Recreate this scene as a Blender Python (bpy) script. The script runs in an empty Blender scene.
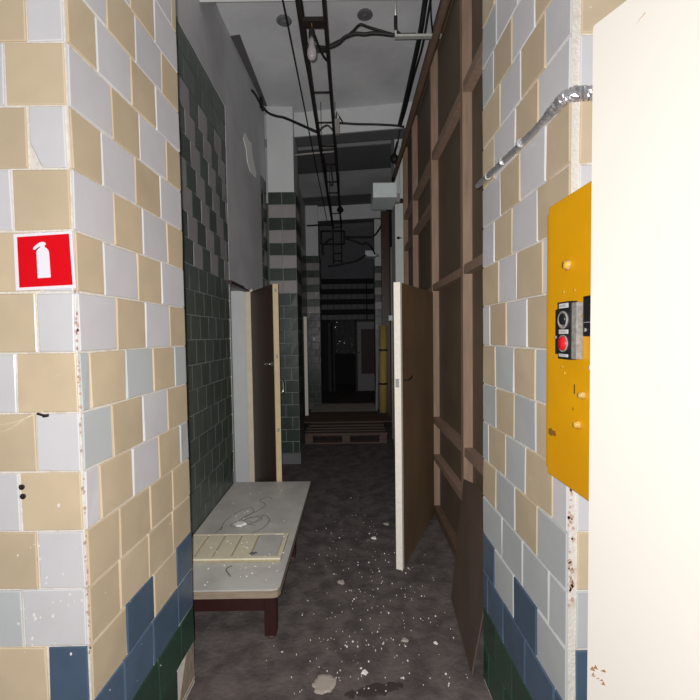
import bpy, bmesh, math, random
from mathutils import Vector, Matrix
random.seed(7)
C = bpy.context.scene.collection
H = 1.43                       # camera height above the floor

# ------------------------------------------------------------------ materials
def mat(name, col, rough=.6, var=.0, nscale=6.0, col2=None, mix=.5, bump=.0, bscale=60.0, island=.0,
        metal=.0, spec=.5, speck=None, speck_scale=90.0, speck_th=.72, emit=0, ndist=.0, stretch=None, coat=0.0):
    m = bpy.data.materials.new(name); m.use_nodes = True
    nt = m.node_tree; N = nt.nodes; L = nt.links
    b = N['Principled BSDF']
    b.inputs['Roughness'].default_value = rough
    b.inputs['Metallic'].default_value = metal
    b.inputs['Specular IOR Level'].default_value = spec
    b.inputs['Coat Weight'].default_value = coat
    tc = N.new('ShaderNodeTexCoord'); src = tc.outputs['Object']
    if stretch:
        mp = N.new('ShaderNodeMapping'); mp.inputs['Scale'].default_value = stretch
        L.new(src, mp.inputs['Vector']); src = mp.outputs['Vector']
    def noise(sc, det=5, dist=.0):
        n = N.new('ShaderNodeTexNoise'); n.inputs['Scale'].default_value = sc
        n.inputs['Detail'].default_value = det; n.inputs['Distortion'].default_value = dist
        L.new(src, n.inputs['Vector']); return n.outputs['Fac']
    def ramp(fac, a, bb):
        r = N.new('ShaderNodeMapRange'); r.inputs['From Min'].default_value = a; r.inputs['From Max'].default_value = bb
        L.new(fac, r.inputs['Value']); return r.outputs['Result']
    def mixc(fac, a, bb):
        x = N.new('ShaderNodeMix'); x.data_type = 'RGBA'
        if isinstance(fac, float): x.inputs['Factor'].default_value = fac
        else: L.new(fac, x.inputs['Factor'])
        for s, v in ((x.inputs[6], a), (x.inputs[7], bb)):
            if isinstance(v, tuple): s.default_value = (*v, 1)
            else: L.new(v, s)
        return x.outputs[2]
    c = tuple(col)
    out = c
    if col2:
        out = mixc(ramp(noise(nscale, 6, ndist), mix-.12, mix+.12), c, tuple(col2))
    if var:
        h = N.new('ShaderNodeHueSaturation')
        f = N.new('ShaderNodeMapRange'); f.inputs['To Min'].default_value = 1-var; f.inputs['To Max'].default_value = 1+var
        f.inputs['From Min'].default_value = .3; f.inputs['From Max'].default_value = .7
        L.new(noise(nscale*2.3, 6), f.inputs['Value']); L.new(f.outputs['Result'], h.inputs['Value'])
        if isinstance(out, tuple): h.inputs['Color'].default_value = (*out, 1)
        else: L.new(out, h.inputs['Color'])
        out = h.outputs['Color']
    if island:
        g = N.new('ShaderNodeNewGeometry'); h = N.new('ShaderNodeHueSaturation')
        f = N.new('ShaderNodeMapRange'); f.inputs['To Min'].default_value = 1-island; f.inputs['To Max'].default_value = 1+island
        L.new(g.outputs['Random Per Island'], f.inputs['Value']); L.new(f.outputs['Result'], h.inputs['Value'])
        if isinstance(out, tuple): h.inputs['Color'].default_value = (*out, 1)
        else: L.new(out, h.inputs['Color'])
        out = h.outputs['Color']
    if speck:
        out = mixc(ramp(noise(speck_scale, 2), speck_th, speck_th+.03), out, tuple(speck))
    if isinstance(out, tuple): b.inputs['Base Color'].default_value = (*out, 1)
    else: L.new(out, b.inputs['Base Color'])
    if bump:
        bp = N.new('ShaderNodeBump'); bp.inputs['Strength'].default_value = bump; bp.inputs['Distance'].default_value = .01
        L.new(noise(bscale, 4), bp.inputs['Height']); L.new(bp.outputs['Normal'], b.inputs['Normal'])
    return m

def s2l(r, g, b):
    f = lambda v: (v/255/12.92 if v/255 <= .04045 else ((v/255+.055)/1.055)**2.4)
    return (f(r), f(g), f(b))

M = {}
M['B'] = mat('beige_tile', s2l(205,186,157), .28, .05, 5, island=.08, speck=s2l(222,214,198), speck_scale=46, speck_th=.785, bump=.03, bscale=14)
M['W'] = mat('white_tile', s2l(212,210,212), .25, .03, 5, island=.05, speck=s2l(150,135,120), speck_scale=60, speck_th=.79, bump=.03, bscale=14)
M['P'] = mat('pale_blue_tile', s2l(192,196,196), .25, .03, 5, island=.06, bump=.03, bscale=14)
M['L'] = mat('blue_tile', s2l(78,97,118), .25, .08, 6, island=.12, speck=s2l(200,205,205), speck_scale=60, speck_th=.78)
M['G'] = mat('green_tile', s2l(42,70,56), .25, .1, 6, island=.2, speck=s2l(190,200,190), speck_scale=60, speck_th=.79)
M['grout'] = mat('grout', s2l(222,216,206), .9, .06, 25, col2=s2l(196,174,156), mix=.68, bump=.3, bscale=120)
M['D'] = mat('dark_green_tile', s2l(86,94,88), .32, .12, 4, island=.12, bump=.05, bscale=10, speck=s2l(140,150,140), speck_scale=30, speck_th=.79)
M['E'] = mat('grey_tile', s2l(152,149,149), .3, .06, 4, island=.08)
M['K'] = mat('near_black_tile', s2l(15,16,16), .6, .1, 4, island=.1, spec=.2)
M['V'] = mat('dimmed_green_tile', s2l(53,61,56), .32, .12, 4, island=.14, bump=.05, bscale=10)  # dark green tile darkened further so the pillars read dimmer
M['Q'] = mat('pinkish_grey_tile', s2l(150,143,144), .3, .06, 4, island=.06)
M['S'] = mat('dimmed_grey_tile', s2l(76,74,76), .5, .1, 4, island=.1)  # grey tile darkened to put the corridor end's dimness into its colour
M['bright'] = mat('bright_white', s2l(248,248,246), .85, .02, 3)
M['chipped'] = mat('chipped_brick', s2l(196,166,148), .95, .15, 40)
M['render'] = mat('broken_render', s2l(150,134,118), .95, .12, 20, bump=.5, bscale=60)
M['dgrout'] = mat('dark_grout', s2l(140,146,140), .9, .1, 20)
M['kgrout'] = mat('dark_grey_grout', s2l(70,70,68), .9, .1, 20)  # darker grey than the other grouts, for the end wall and door frame
M['plaster'] = mat('grey_plaster', s2l(200,200,202), .85, .05, 1.6, col2=s2l(184,183,186), mix=.5, bump=.25, bscale=18)
M['ceil'] = mat('ceiling_paint', s2l(214,214,215), .85, .05, 1.3, col2=s2l(194,193,195), mix=.52, bump=.5, bscale=7)
M['ceil_dark'] = mat('dark_grey_concrete', s2l(104,104,106), .9, .08, 2, bump=.3, bscale=9)
M['white_paint'] = mat('white_wall_paint', s2l(206,209,208), .7, .03, 3, bump=.15, bscale=25)
M['smear'] = mat('sooty_paint', s2l(92,90,92), .9, .12, 6)
M['floor'] = mat('dirty_concrete', s2l(97,88,85), .8, .10, 9, col2=s2l(74,66,64), mix=.5, bump=.5, bscale=45,
                 speck=s2l(150,147,144), speck_scale=75, speck_th=.74, ndist=.4)
M['crumb'] = mat('plaster_crumb', s2l(232,228,222), .9)
M['stain'] = mat('spilled_plaster', s2l(164,153,143), .9, .05, 20)
M['oil'] = mat('dark_stain', s2l(58,49,47), .7, .1, 20)
M['wood'] = mat('bare_pine', s2l(142,117,99), .75, .16, 3, stretch=(6,6,.6), bump=.2, bscale=30)
M['wood_dark'] = mat('old_brown_wood', s2l(96,76,60), .75, .18, 3, stretch=(5,5,5), bump=.2, bscale=30)
M['hardboard'] = mat('brown_hardboard', s2l(98,84,66), .7, .14, 1.5, bump=.1, bscale=30)
M['hardboard2'] = mat('door_hardboard', s2l(116,93,68), .6, .16, 1.4, stretch=(1,1,.5), col2=s2l(98,74,48), mix=.56, bump=.08, bscale=30)
M['board'] = mat('brown_sheet', s2l(92,76,66), .6, .1, 3, bump=.1, bscale=14)
M['door_dark'] = mat('dark_stained_wood', s2l(68,46,34), .45, .2, 2, stretch=(5,5,.6))
M['door_edge'] = mat('pale_door_edge', s2l(214,192,154), .7, .06, 6)
M['door_white'] = mat('chipped_white_paint', s2l(242,234,220), .6, .05, 20, speck=s2l(120,90,66), speck_scale=40, speck_th=.74)
M['panel_white'] = mat('cream_white_paint', s2l(234,228,218), .5, .01, 3)
M['scratch'] = mat('scratched_bare_patch', s2l(170,128,92), .8)
M['cream_frame'] = mat('cream_paint', s2l(224,212,188), .6, .06, 5)
M['black'] = mat('black_rubber', s2l(22,20,20), .6)
M['iron'] = mat('rusty_black_steel', s2l(38,32,30), .6, .2, 20, spec=.3)
M['grey_metal'] = mat('grey_conduit', s2l(150,146,142), .5, .1, 10)
M['light_metal'] = mat('galvanised_metal', s2l(205,205,200), .35, .08, 10, metal=.5)
M['steel'] = mat('handle_steel', s2l(200,200,198), .25, metal=.9)
M['bulb'] = mat('bulb_glass', s2l(190,184,184), .12, .02, 10)
M['bulb'].node_tree.nodes['Principled BSDF'].inputs['Transmission Weight'].default_value = .35
M['yellow'] = mat('yellow_enamel', s2l(240,174,0), .38, .05, 3, col2=s2l(230,162,0), mix=.55, speck=s2l(150,92,16), speck_scale=34, speck_th=.78)
M['yellow_chip'] = mat('chipped_yellow_lug', s2l(216,168,50), .5, .2, 60, col2=s2l(190,160,110), mix=.55)
M['yellow_dark'] = mat('worn_yellow_mark', s2l(150,100,20), .7, .2, 40)
M['blackpl'] = mat('black_bakelite', s2l(30,30,34), .32, .1, 20)
M['red'] = mat('red_button_plastic', s2l(232,30,42), .35)
M['label'] = mat('white_label', s2l(222,222,222), .5, .08, 60)
M['grey_scr'] = mat('worn_grey_metal', s2l(150,146,140), .5, .3, 50)
M['sign_red'] = mat('sign_red', s2l(222,6,24), .45)
M['sign_white'] = mat('sign_white', s2l(238,234,242), .45)
M['foil'] = mat('aluminium_foil', s2l(196,196,200), .38, .1, 30, metal=.75)
M['table_top'] = mat('grey_laminate', s2l(198,194,188), .45, .06, 4, col2=s2l(182,178,173), mix=.55, speck=s2l(215,210,204), speck_scale=40, speck_th=.76)
M['ply'] = mat('plywood_edge', s2l(150,134,116), .8, .2, 8, stretch=(1,1,14))
M['maroon'] = mat('dark_red_brown_paint', s2l(50,25,23), .45, .12, 8)
M['rust'] = mat('rust', s2l(104,84,72), .9, .2, 30)
M['cream_pl'] = mat('cream_plastic', s2l(220,211,184), .5, .05, 5, speck=s2l(170,160,140), speck_scale=40, speck_th=.76)
M['groove'] = mat('cream_groove', s2l(168,156,124), .7, .1, 20)
M['chalk'] = mat('dried_paint', s2l(112,108,106), .9)
M['box_white'] = mat('box_white_enamel', s2l(214,222,222), .55, .04, 5)
M['pallet'] = mat('grey_pallet_wood', s2l(88,73,64), .85, .2, 4, stretch=(.8,6,6), bump=.2, bscale=40)
M['plyw'] = mat('old_plywood', s2l(96,74,62), .85, .15, 3)
M['greyboard'] = mat('weathered_plank', s2l(186,176,166), .85, .12, 4)
M['roll'] = mat('yellow_foam', s2l(176,150,84), .8, .1, 6)
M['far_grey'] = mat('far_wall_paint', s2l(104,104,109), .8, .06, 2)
M['far_white'] = mat('grey_white_door_paint', s2l(132,128,130), .6, .05, 4)
M['far_red'] = mat('red_brown_panel', s2l(46,24,22), .6, .1, 4)
M['void'] = mat('darkened_wall', s2l(38,36,36), .9, .1, 3)  # near-black colour stands in for the dark beyond the end doorway
M['film'] = mat('plastic_film', s2l(90,90,94), .16, bump=.9, bscale=7, spec=.8)

# ------------------------------------------------------------------ geometry helpers
class MB:
    def __init__(s): s.v = []; s.f = []; s.m = []; s.mats = []; s.smooth = []
    def mi(s, m):
        m = M[m] if isinstance(m, str) else m
        if m not in s.mats: s.mats.append(m)
        return s.mats.index(m)
    def add(s, vs, fs, m, smooth=False):
        o = len(s.v); k = s.mi(m)
        s.v += [tuple(v) for v in vs]
        for f in fs: s.f.append([o+i for i in f]); s.m.append(k); s.smooth.append(smooth)
        return s
    def box(s, a, b, m, bev=0.0, X=None):
        x0, y0, z0 = [min(p, q) for p, q in zip(a, b)]; x1, y1, z1 = [max(p, q) for p, q in zip(a, b)]
        bm = bmesh.new()
        vs = [bm.verts.new(p) for p in ((x0,y0,z0),(x1,y0,z0),(x1,y1,z0),(x0,y1,z0),(x0,y0,z1),(x1,y0,z1),(x1,y1,z1),(x0,y1,z1))]
        for f in ((0,3,2,1),(4,5,6,7),(0,1,5,4),(1,2,6,5),(2,3,7,6),(3,0,4,7)): bm.faces.new([vs[i] for i in f])
        if bev: bmesh.ops.bevel(bm, geom=bm.edges[:], offset=bev, segments=2, affect='EDGES', profile=.6)
        return s.bm(bm, m, X)
    def bm(s, bm, m, X=None, smooth=False):
        bm.verts.index_update()
        vs = [(X @ v.co if X else v.co) for v in bm.verts]
        s.add(vs, [[v.index for v in f.verts] for f in bm.faces], m, smooth); bm.free(); return s
    def prism(s, poly, d, m, cap=True):      # poly: list of 3D points (planar), d: extrusion vector
        n = len(poly); d = Vector(d); P = [Vector(p) for p in poly]
        vs = P + [p+d for p in P]
        fs = [[i, (i+1) % n, n+(i+1) % n, n+i] for i in range(n)]
        if cap: fs += [list(range(n-1, -1, -1)), list(range(n, 2*n))]
        return s.add(vs, fs, m)
    def tube(s, pts, r, m, seg=8, closed_ends=True, spline=True, sub=5):
        P = [Vector(p) for p in pts]
        if spline and len(P) > 2:
            Q = []
            for i in range(len(P)-1):
                p0 = P[max(i-1, 0)]; p1 = P[i]; p2 = P[i+1]; p3 = P[min(i+2, len(P)-1)]
                for k in range(sub):
                    t = k/sub
                    Q.append(.5*((2*p1)+(p2-p0)*t+(2*p0-5*p1+4*p2-p3)*t*t+(3*p1-p0-3*p2+p3)*t**3))
            Q.append(P[-1]); P = Q
        rr = r if callable(r) else (lambda t: r)
        vs = []; fs = []
        n = len(P)
        up = Vector((0, 0, 1))
        for i, p in enumerate(P):
            t = (P[min(i+1, n-1)]-P[max(i-1, 0)]).normalized()
            a = t.cross(up)
            if a.length < .05: a = t.cross(Vector((1, 0, 0)))
            a.normalize(); b = t.cross(a)
            R = rr(i/(n-1))
            for k in range(seg):
                an = 2*math.pi*k/seg
                vs.append(p+a*math.cos(an)*R+b*math.sin(an)*R)
        for i in range(n-1):
            for k in range(seg):
                fs.append([i*seg+k, i*seg+(k+1) % seg, (i+1)*seg+(k+1) % seg, (i+1)*seg+k])
        s.add(vs, fs, m, True)
        if closed_ends:
            o = len(s.v)-len(vs); k = s.mi(m)
            for base in (0, (n-1)*seg):
                s.f.append([o+base+j for j in range(seg)]); s.m.append(k); s.smooth.append(False)
        return s
    def lathe(s, prof, c, m, axis='z', seg=20):
        c = Vector(c); vs = []; fs = []
        for r, h in prof:
            for k in range(seg):
                a = 2*math.pi*k/seg; u, w = r*math.cos(a), r*math.sin(a)
                vs.append(c+Vector({'z': (u, w, h), 'y': (u, h, w), 'x': (h, u, w)}[axis]))
        for i in range(len(prof)-1):
            for k in range(seg): fs.append([i*seg+k, i*seg+(k+1) % seg, (i+1)*seg+(k+1) % seg, (i+1)*seg+k])
        fs.append(list(range(seg))); fs.append([(len(prof)-1)*seg+k for k in range(seg)])
        return s.add(vs, fs, m, True)
    def build(s, name, parent=None, loc=None):
        me = bpy.data.meshes.new(name); me.from_pydata(s.v, [], s.f)
        for m in s.mats: me.materials.append(m)
        me.polygons.foreach_set('material_index', s.m); me.polygons.foreach_set('use_smooth', s.smooth)
        me.validate(); 
        bm = bmesh.new(); bm.from_mesh(me); bmesh.ops.recalc_face_normals(bm, faces=bm.faces[:]); bm.to_mesh(me); bm.free()
        me.update()
        o = bpy.data.objects.new(name, me); C.objects.link(o)
        if parent:
            o.parent = parent; o.matrix_parent_inverse = Matrix.Translation(-Vector(parent.location))
            o.matrix_parent_inverse = parent.matrix_basis.inverted()
        return o

def thing(name, label, cat, loc=(0,0,0), group=None):
    o = bpy.data.objects.new(name, None); C.objects.link(o); o.location = loc
    o.empty_display_size = .05
    return tag(o, label, cat, group)
def tag(o, label, cat, group=None, kind=None):
    o['label'] = label; o['category'] = cat
    if group: o['group'] = group
    if kind: o['kind'] = kind
    return o
def struct(mb, name):
    o = mb.build(name); o['kind'] = 'structure'; return o
def copy_tree(o, off, parent=None):
    c = o.copy(); C.objects.link(c)
    if parent: c.parent = parent
    else: c.location = Vector(o.location)+Vector(off)
    for ch in list(o.children): copy_tree(ch, off, c)
    return c

T = .152
def tile(mb, O, U, n, pts, m, g=.0028, d=.005, jit=.0016):
    """one glazed tile; pts: polygon of (u, z) on the wall at O along U, n the outward normal"""
    O = Vector(O); U = Vector(U); n = Vector(n)
    cu = sum(p[0] for p in pts)/len(pts); cz = sum(p[1] for p in pts)/len(pts)
    J = [(u+random.uniform(-jit, jit), z+random.uniform(-jit, jit)) for u, z in pts]
    def ins(k):
        r = []
        for u, z in J:
            r.append((u-math.copysign(min(k, abs(u-cu)*.4), u-cu), z-math.copysign(min(k, abs(z-cz)*.4), z-cz)))
        return r
    tilt = [random.uniform(-.0012, .0012) for _ in pts]
    w = lambda q, h: O+U*q[0]+Vector((0, 0, q[1]))+n*h
    a = [w(q, 0) for q in ins(g)]; b = [w(q, d-.0018+t) for q, t in zip(ins(g), tilt)]; c = [w(q, d+t) for q, t in zip(ins(g+.0022), tilt)]
    k = len(pts)
    fs = [[i, (i+1) % k, k+(i+1) % k, k+i] for i in range(k)]+[[k+i, k+(i+1) % k, 2*k+(i+1) % k, 2*k+i] for i in range(k)]+[[2*k+i for i in range(k)]]
    mb.add(a+b+c, fs, m)
def row(mb, O, U, n, zt, zb, joints, cols, m0=None):
    for i in range(len(joints)-1):
        if cols[i] == '.': continue
        u0, u1 = joints[i], joints[i+1]
        tile(mb, O, U, n, [(u0, zb), (u1, zb), (u1, zt), (u0, zt)], cols[i])

CEIL = 3.9
# ------------------------------------------------------------------ left tiled pier (setting)
XL, YL, tL, LL, zL = -.6784, 1.0062, .0408, .6055, .7247+H
U_l = Vector((math.sin(tL), math.cos(tL), 0)); n_l = Vector((math.cos(tL), -math.sin(tL), 0))
cL = Vector((XL, YL, 0)); eL = cL+U_l*LL
w = MB()
th = .007
foot = [cL-n_l*th+Vector((0, th, 0)), eL-n_l*th, Vector((-.96, eL.y, 0)), Vector((-1.7, eL.y, 0)), Vector((-1.7, YL+th, 0))]
w.prism([f for f in foot], (0, 0, CEIL), 'grout')
side = {-3: ([.115,.27,.42,.568], 'BWBWB'), -2: ([.13,.287,.435], 'WWBW'), -1: ([.167,.31,.474], 'WBWB'), 0: ([.118,.279,.427], 'BWBW'), 1: ([.176,.315,.491], 'WBWB'),
  2: ([.123,.283,.438], 'BWBW'), 3: ([.168,.317,.479], 'WBWB'), 4: ([.114,.279,.43], 'BWBW'), 5: ([.161,.316,.478], 'WBWB'),
  6: ([.042,.199,.355,.509], 'PBPBP'), 7: ([.125,.283,.444], 'PBWB'), 8: ([.063,.217,.374,.533], 'WBWBP'), 9: ([.143,.306,.462], 'BBBB'),
  10: ([.134,.288,.453], 'BBBB'), 11: ([.159,.313,.478], 'BLBL'), 12: ([.138,.3,.477], 'LLLL'), 13: ([.17,.326,.492], 'GGGG'), 14: ([.14,.3,.457], 'GGG.'), 15: ([.17,.326,.49], 'GGG.')}
front = {0: (-.777,'WB'), 1: (-.835,'BW'), 2: (-.785,'WB'), 3: (-.829,'BW'), 4: (-.765,'WB'), 5: (-.783,'WB'), 6: (-.84,'BW'), 7: (-.797,'WB'), 8: (-.844,'BW'),
  9: (-.805,'WB'), 10: (-.851,'WP'), 11: (-.793,'LB'), 12: (-.84,'LL'), 13: (-.8,'GG'), 14: (-.84,'GG'), 15: (-.8,'GG')}
for k in range(-12, 16):
    zt = zL-T*(k-1); zb = max(zt-T, .012)
    if k in side: j, c = side[k]
    else: j, c = (([.11,.27,.42], 'BWBW') if k % 2 == 0 else ([.16,.305,.468], 'WBWB'))
    if zb > CEIL-.03 : continue
    zt = min(zt, CEIL)
    row(w, cL-n_l*th, U_l, n_l, zt, zb, [.006]+j+[LL], c)
    if k >= 14:
        tile(w, cL-n_l*th, U_l, n_l, [(.462, zb), (LL, zb), (LL, zt), (.53, zt), (.49, (zb+zt)/2)], 'render', d=.003)
    # camera-facing face, tiles run left from the corner
    x0, cc = front[k] if k in front else ((-.785,'WB') if k % 2 == 0 else (-.83,'BW'))
    of = Vector((0, YL+th, 0)); uf = Vector((1, 0, 0)); nf = Vector((0, -1, 0))
    xe = XL-.008
    if k == 2:
        tile(w, of, uf, nf, [(x0+.028, zb), (xe-.004, zb), (xe-.006, zt), (x0+.002, zt), (x0+.004, zb+.06)], 'W')
    else:
        row(w, of, uf, nf, zt, zb, [x0, xe], cc[0])
    xs = x0; col = cc[1]
    for q in range(6):
        row(w, of, uf, nf, zt, zb, [xs-.154, xs], col)
        xs -= .154
        base = 'P' if k == 10 else ('W' if k < 11 else None)
        col = {'B': base or 'L', 'W': 'B', 'P': 'B', 'L': 'L', 'G': 'G'}[col]
        if k >= 12: col = 'L' if k == 12 else 'G'
# paint flecks on the lower tiles and chipped spots along the corner
rr = random.Random(12)
def fleck(c, u, r, n, m, k=7):
    P = [c+u*(r*math.cos(a)*rr.uniform(.6, 1.2))+Vector((0, 0, r*1.4*math.sin(a)*rr.uniform(.6, 1.2))) for a in [2*math.pi*i/k for i in range(k)]]
    w.prism(P, n*.0009, m)
for i in range(38):
    z = rr.triangular(.55, 1.05, .72); x = rr.uniform(-.87, -.69)
    fleck(Vector((x, YL+.0025, z)), Vector((1, 0, 0)), rr.choice((.0012, .0016, .002, .003, .004)), Vector((0, -1, 0)), 'crumb')
for i in range(18):
    fleck(cL-n_l*.0025+U_l*rr.uniform(.02, .5)+Vector((0, 0, rr.uniform(.2, .8))), U_l, rr.choice((.0012, .0016, .002)), n_l, 'crumb')
for i in range(26):
    z = rr.uniform(.62, 1.62)
    fleck(Vector((XL-.004, YL+.0058, z)), Vector((1, 0, 0)), rr.choice((.0025, .003, .004)), Vector((0, -1, 0)), 'chipped')
    fleck(cL-n_l*.0062+U_l*.003+Vector((0, 0, rr.uniform(.6, 1.62))), U_l, rr.choice((.002, .003, .004)), n_l, 'chipped')
o = struct(w, 'wall_left_front')

# ------------------------------------------------------------------ right tiled pier (setting)
XR, YR, tR, LR, zR = .539, .9851, -.0166, .613, .7117+H
U_r = Vector((math.sin(tR), math.cos(tR), 0)); n_r = Vector((-math.cos(tR), math.sin(tR), 0))
cR = Vector((XR, YR, 0)); eR = cR+U_r*LR
w = MB()
w.prism([cR-n_r*th+Vector((0, th, 0)), Vector((1.5, YR+th, 0)), Vector((1.5, eR.y, 0)), eR-n_r*th], (0, 0, CEIL), 'grout')
rside = {-3: ([.15,.3,.47], 'WWWP'), -2: ([.186,.341,.496], 'BWBP'), -1: ([.126,.275,.436], 'WBWB'), 0: ([.163,.314,.491], 'WBWB'), 1: ([.12,.281,.436], 'BWBW'), 2: ([.167,.337,.49], 'BWBW'),
  3: ([.134,.301,.449], 'WBWB'), 4: ([.07,.228,.38,.535], 'WBWBW'), 5: ([.175,.322,.48], 'PBPB'), 6: ([.169,.319,.473], 'BPBP'),
  7: ([.075,.235,.389,.549], 'WBPBP'), 8: ([.16,.313,.475], 'PBPB'), 9: ([.093,.255,.417], 'PPPP'), 10: ([.163,.322,.493], 'PLPL'),
  11: ([.063,.237,.407,.561], 'LLLLL'), 12: ([.16,.334,.483], 'GGGG'), 13: ([.1,.25,.4,.55], 'GGGGG'), 14: ([.16,.32,.48], 'GGG.')}
rfront = {-1: 'B', 0: 'W', 1: 'B', 2: 'W', 3: 'B', 4: 'W', 5: 'W', 6: 'B', 7: 'W', 8: 'B', 9: 'P', 10: 'L', 11: 'L', 12: 'G', 13: 'G', 14: 'G'}
for k in range(-12, 15):
    zt = zR-T*k; zb = max(zt-T, .012)
    if zb > CEIL-.03: continue
    zt = min(zt, CEIL)
    if k in rside: j, c = rside[k]
    else: j, c = (([.165,.32,.49], 'WBWB') if k % 2 == 0 else ([.12,.28,.436], 'BWBW'))
    row(w, cR-n_r*th, U_r, n_r, zt, zb, [.004]+j+[LR], c)
    of = Vector((0, YR+th, 0)); uf = Vector((1, 0, 0)); nf = Vector((0, -1, 0))
    col = rfront.get(k, 'BW'[k % 2]); xs = XR+.024
    for q in range(6):
        x2 = xs+(.154 if (q or k % 2) else .085)
        row(w, of, uf, nf, zt, zb, [xs, x2], col); xs = x2
        col = {'B': 'W', 'W': 'B', 'P': 'B', 'L': 'L', 'G': 'G'}[col]
rr = random.Random(5)
for i in range(34):
    fleck(Vector((XR+.012+rr.uniform(-.006, .006), YR+.0068, rr.triangular(.62, 1.10, .95))), Vector((1, 0, 0)), rr.choice((.003, .004, .006)), Vector((0, -1, 0)), 'chipped')
struct(w, 'wall_right_front')

# ------------------------------------------------------------------ left wall: dark tiled stretch, plaster, doorway
w = MB()
w.box((-1.25, 1.6, 0), (-.957, 3.23, 3.24), 'dgrout')
O = Vector((-.957, 0, 0)); U = Vector((0, 1, 0)); n = Vector((1, 0, 0))
zt = 3.235; k = 0
while zt > .02:
    zb = max(zt-T, .01)
    y = 1.58+(.076 if k % 2 else 0); j = []; c = ''
    i = 0
    while y < 3.225:
        y2 = min(y+.153, 3.228)
        if y2-y > .02:
            chk = 2 <= k <= 8
            col = 'E' if (chk and ((i+(k//2)) % 2 == 0)) else 'D'
            row(w, O, U, n, zt, zb, [y, y2], col)
        y = y2; i += 1
    zt -= T; k += 1
struct(w, 'wall_left')
w = MB()
w.box((-1.25, 1.6, 3.24), (-.951, 3.23, CEIL), 'plaster')
w.prism([(-1.25, 3.23, 1.86), (-.951, 3.23, 1.86), (-.885, 4.42, 1.86), (-1.25, 4.42, 1.86)], (0, 0, CEIL-1.86), 'plaster')
w.prism([(-1.25, 3.86, 0), (-.917, 3.86, 0), (-.886, 4.42, 0), (-1.25, 4.42, 0)], (0, 0, 1.86), 'white_paint')
struct(w, 'wall_left_plaster')
# tiled strip between doorway and pillar
w = MB()
O = Vector((-.912, 3.93, 0)); U = (Vector((-.885, 4.42, 0))-O).normalized(); n = Vector((U.y, -U.x, 0))
zt = 3.10; k = 0
while zt > .02:
    zb = max(zt-T, .01)
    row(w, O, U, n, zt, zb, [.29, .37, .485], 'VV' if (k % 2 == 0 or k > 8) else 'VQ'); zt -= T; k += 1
struct(w, 'wall_left_strip')

def pillar(name, x0, x1, y0, y1, ztop_tile, nstripe, faces, first='D', upper='white_paint'):
    w = MB()
    w.box((x0, y0+.01, 0), (x1, y1, ztop_tile), 'dgrout')
    w.box((x0-.0, y0+.012, ztop_tile), (x1-.012 if 'r' in faces else x1, y1, CEIL), upper)
    zt = ztop_tile; k = 0
    while zt > .12:
        zb = max(zt-.137, .12); stripe = k < nstripe
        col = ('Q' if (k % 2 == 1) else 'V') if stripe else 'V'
        off = .0 if (k % 2 or stripe) else .076
        def cut(a, b):
            j = [a]; q = a+.148-off
            while q < b-.02: j.append(q); q += .148
            return j+[b]
        j = cut(x0, x1); row(w, (0, y0+.01, 0), (1, 0, 0), (0, -1, 0), zt, zb, j, col*len(j))
        j = cut(y0, y1)
        if 'r' in faces: row(w, (x1, 0, 0), (0, 1, 0), (1, 0, 0), zt, zb, j, col*len(j))
        if 'l' in faces: row(w, (x0, 0, 0), (0, 1, 0), (-1, 0, 0), zt, zb, j, col*len(j))
        zt -= .137; k += 1
    w.box((x0-.004, y0-.004, 0), (x1+.01, y1, .12), 'ceil_dark')
    return struct(w, name)
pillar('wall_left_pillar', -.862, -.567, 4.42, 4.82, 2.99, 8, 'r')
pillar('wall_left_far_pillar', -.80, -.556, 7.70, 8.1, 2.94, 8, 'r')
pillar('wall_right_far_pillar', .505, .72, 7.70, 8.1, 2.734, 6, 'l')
w = MB()
w.box((.556, 4.75, 0), (.80, 5.12, CEIL), 'white_paint')
w.box((.552, 4.745, 2.955), (.80, 5.12, 3.01), 'maroon')
struct(w, 'wall_right_pillar')
# remaining walls of the bays beyond
w = MB(); w.box((-1.1, 4.82, 0), (-.80, 7.7, 3.0), 'D'); w.box((-1.1, 4.82, 3.0), (-.80, 7.7, CEIL), 'plaster'); struct(w, 'wall_left_far')
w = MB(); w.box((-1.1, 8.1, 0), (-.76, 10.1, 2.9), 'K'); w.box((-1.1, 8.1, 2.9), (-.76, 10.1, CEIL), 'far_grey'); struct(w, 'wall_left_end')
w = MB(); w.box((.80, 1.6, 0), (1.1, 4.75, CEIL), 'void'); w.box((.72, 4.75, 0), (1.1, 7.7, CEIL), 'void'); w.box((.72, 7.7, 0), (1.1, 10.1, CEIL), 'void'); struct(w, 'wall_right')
# end wall: opening for the doorway, tile stripes above
w = MB()
EY = 10.1
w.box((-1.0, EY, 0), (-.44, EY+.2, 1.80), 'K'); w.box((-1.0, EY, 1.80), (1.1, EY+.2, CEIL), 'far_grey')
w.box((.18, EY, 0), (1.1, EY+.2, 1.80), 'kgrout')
zt = 2.83
w.box((-.76, EY-.002, 1.80), (.72, EY, 2.83), 'K')
for k in range(8):
    j = [-.76]+[-.76+T*i+(.076 if k % 2 else 0) for i in range(1, 10)]+[.72]
    row(w, (0, EY, 0), (1, 0, 0), (0, -1, 0), zt, zt-.128, j, ('K' if k % 2 == 0 else 'S')*len(j)); zt -= .128
struct(w, 'wall_end')
w = MB()
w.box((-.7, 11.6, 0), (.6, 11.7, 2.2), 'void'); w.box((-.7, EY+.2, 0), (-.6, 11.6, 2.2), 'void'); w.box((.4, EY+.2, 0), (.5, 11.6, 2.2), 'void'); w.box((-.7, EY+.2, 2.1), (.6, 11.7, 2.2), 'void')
struct(w, 'wall_end_recess')
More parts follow.
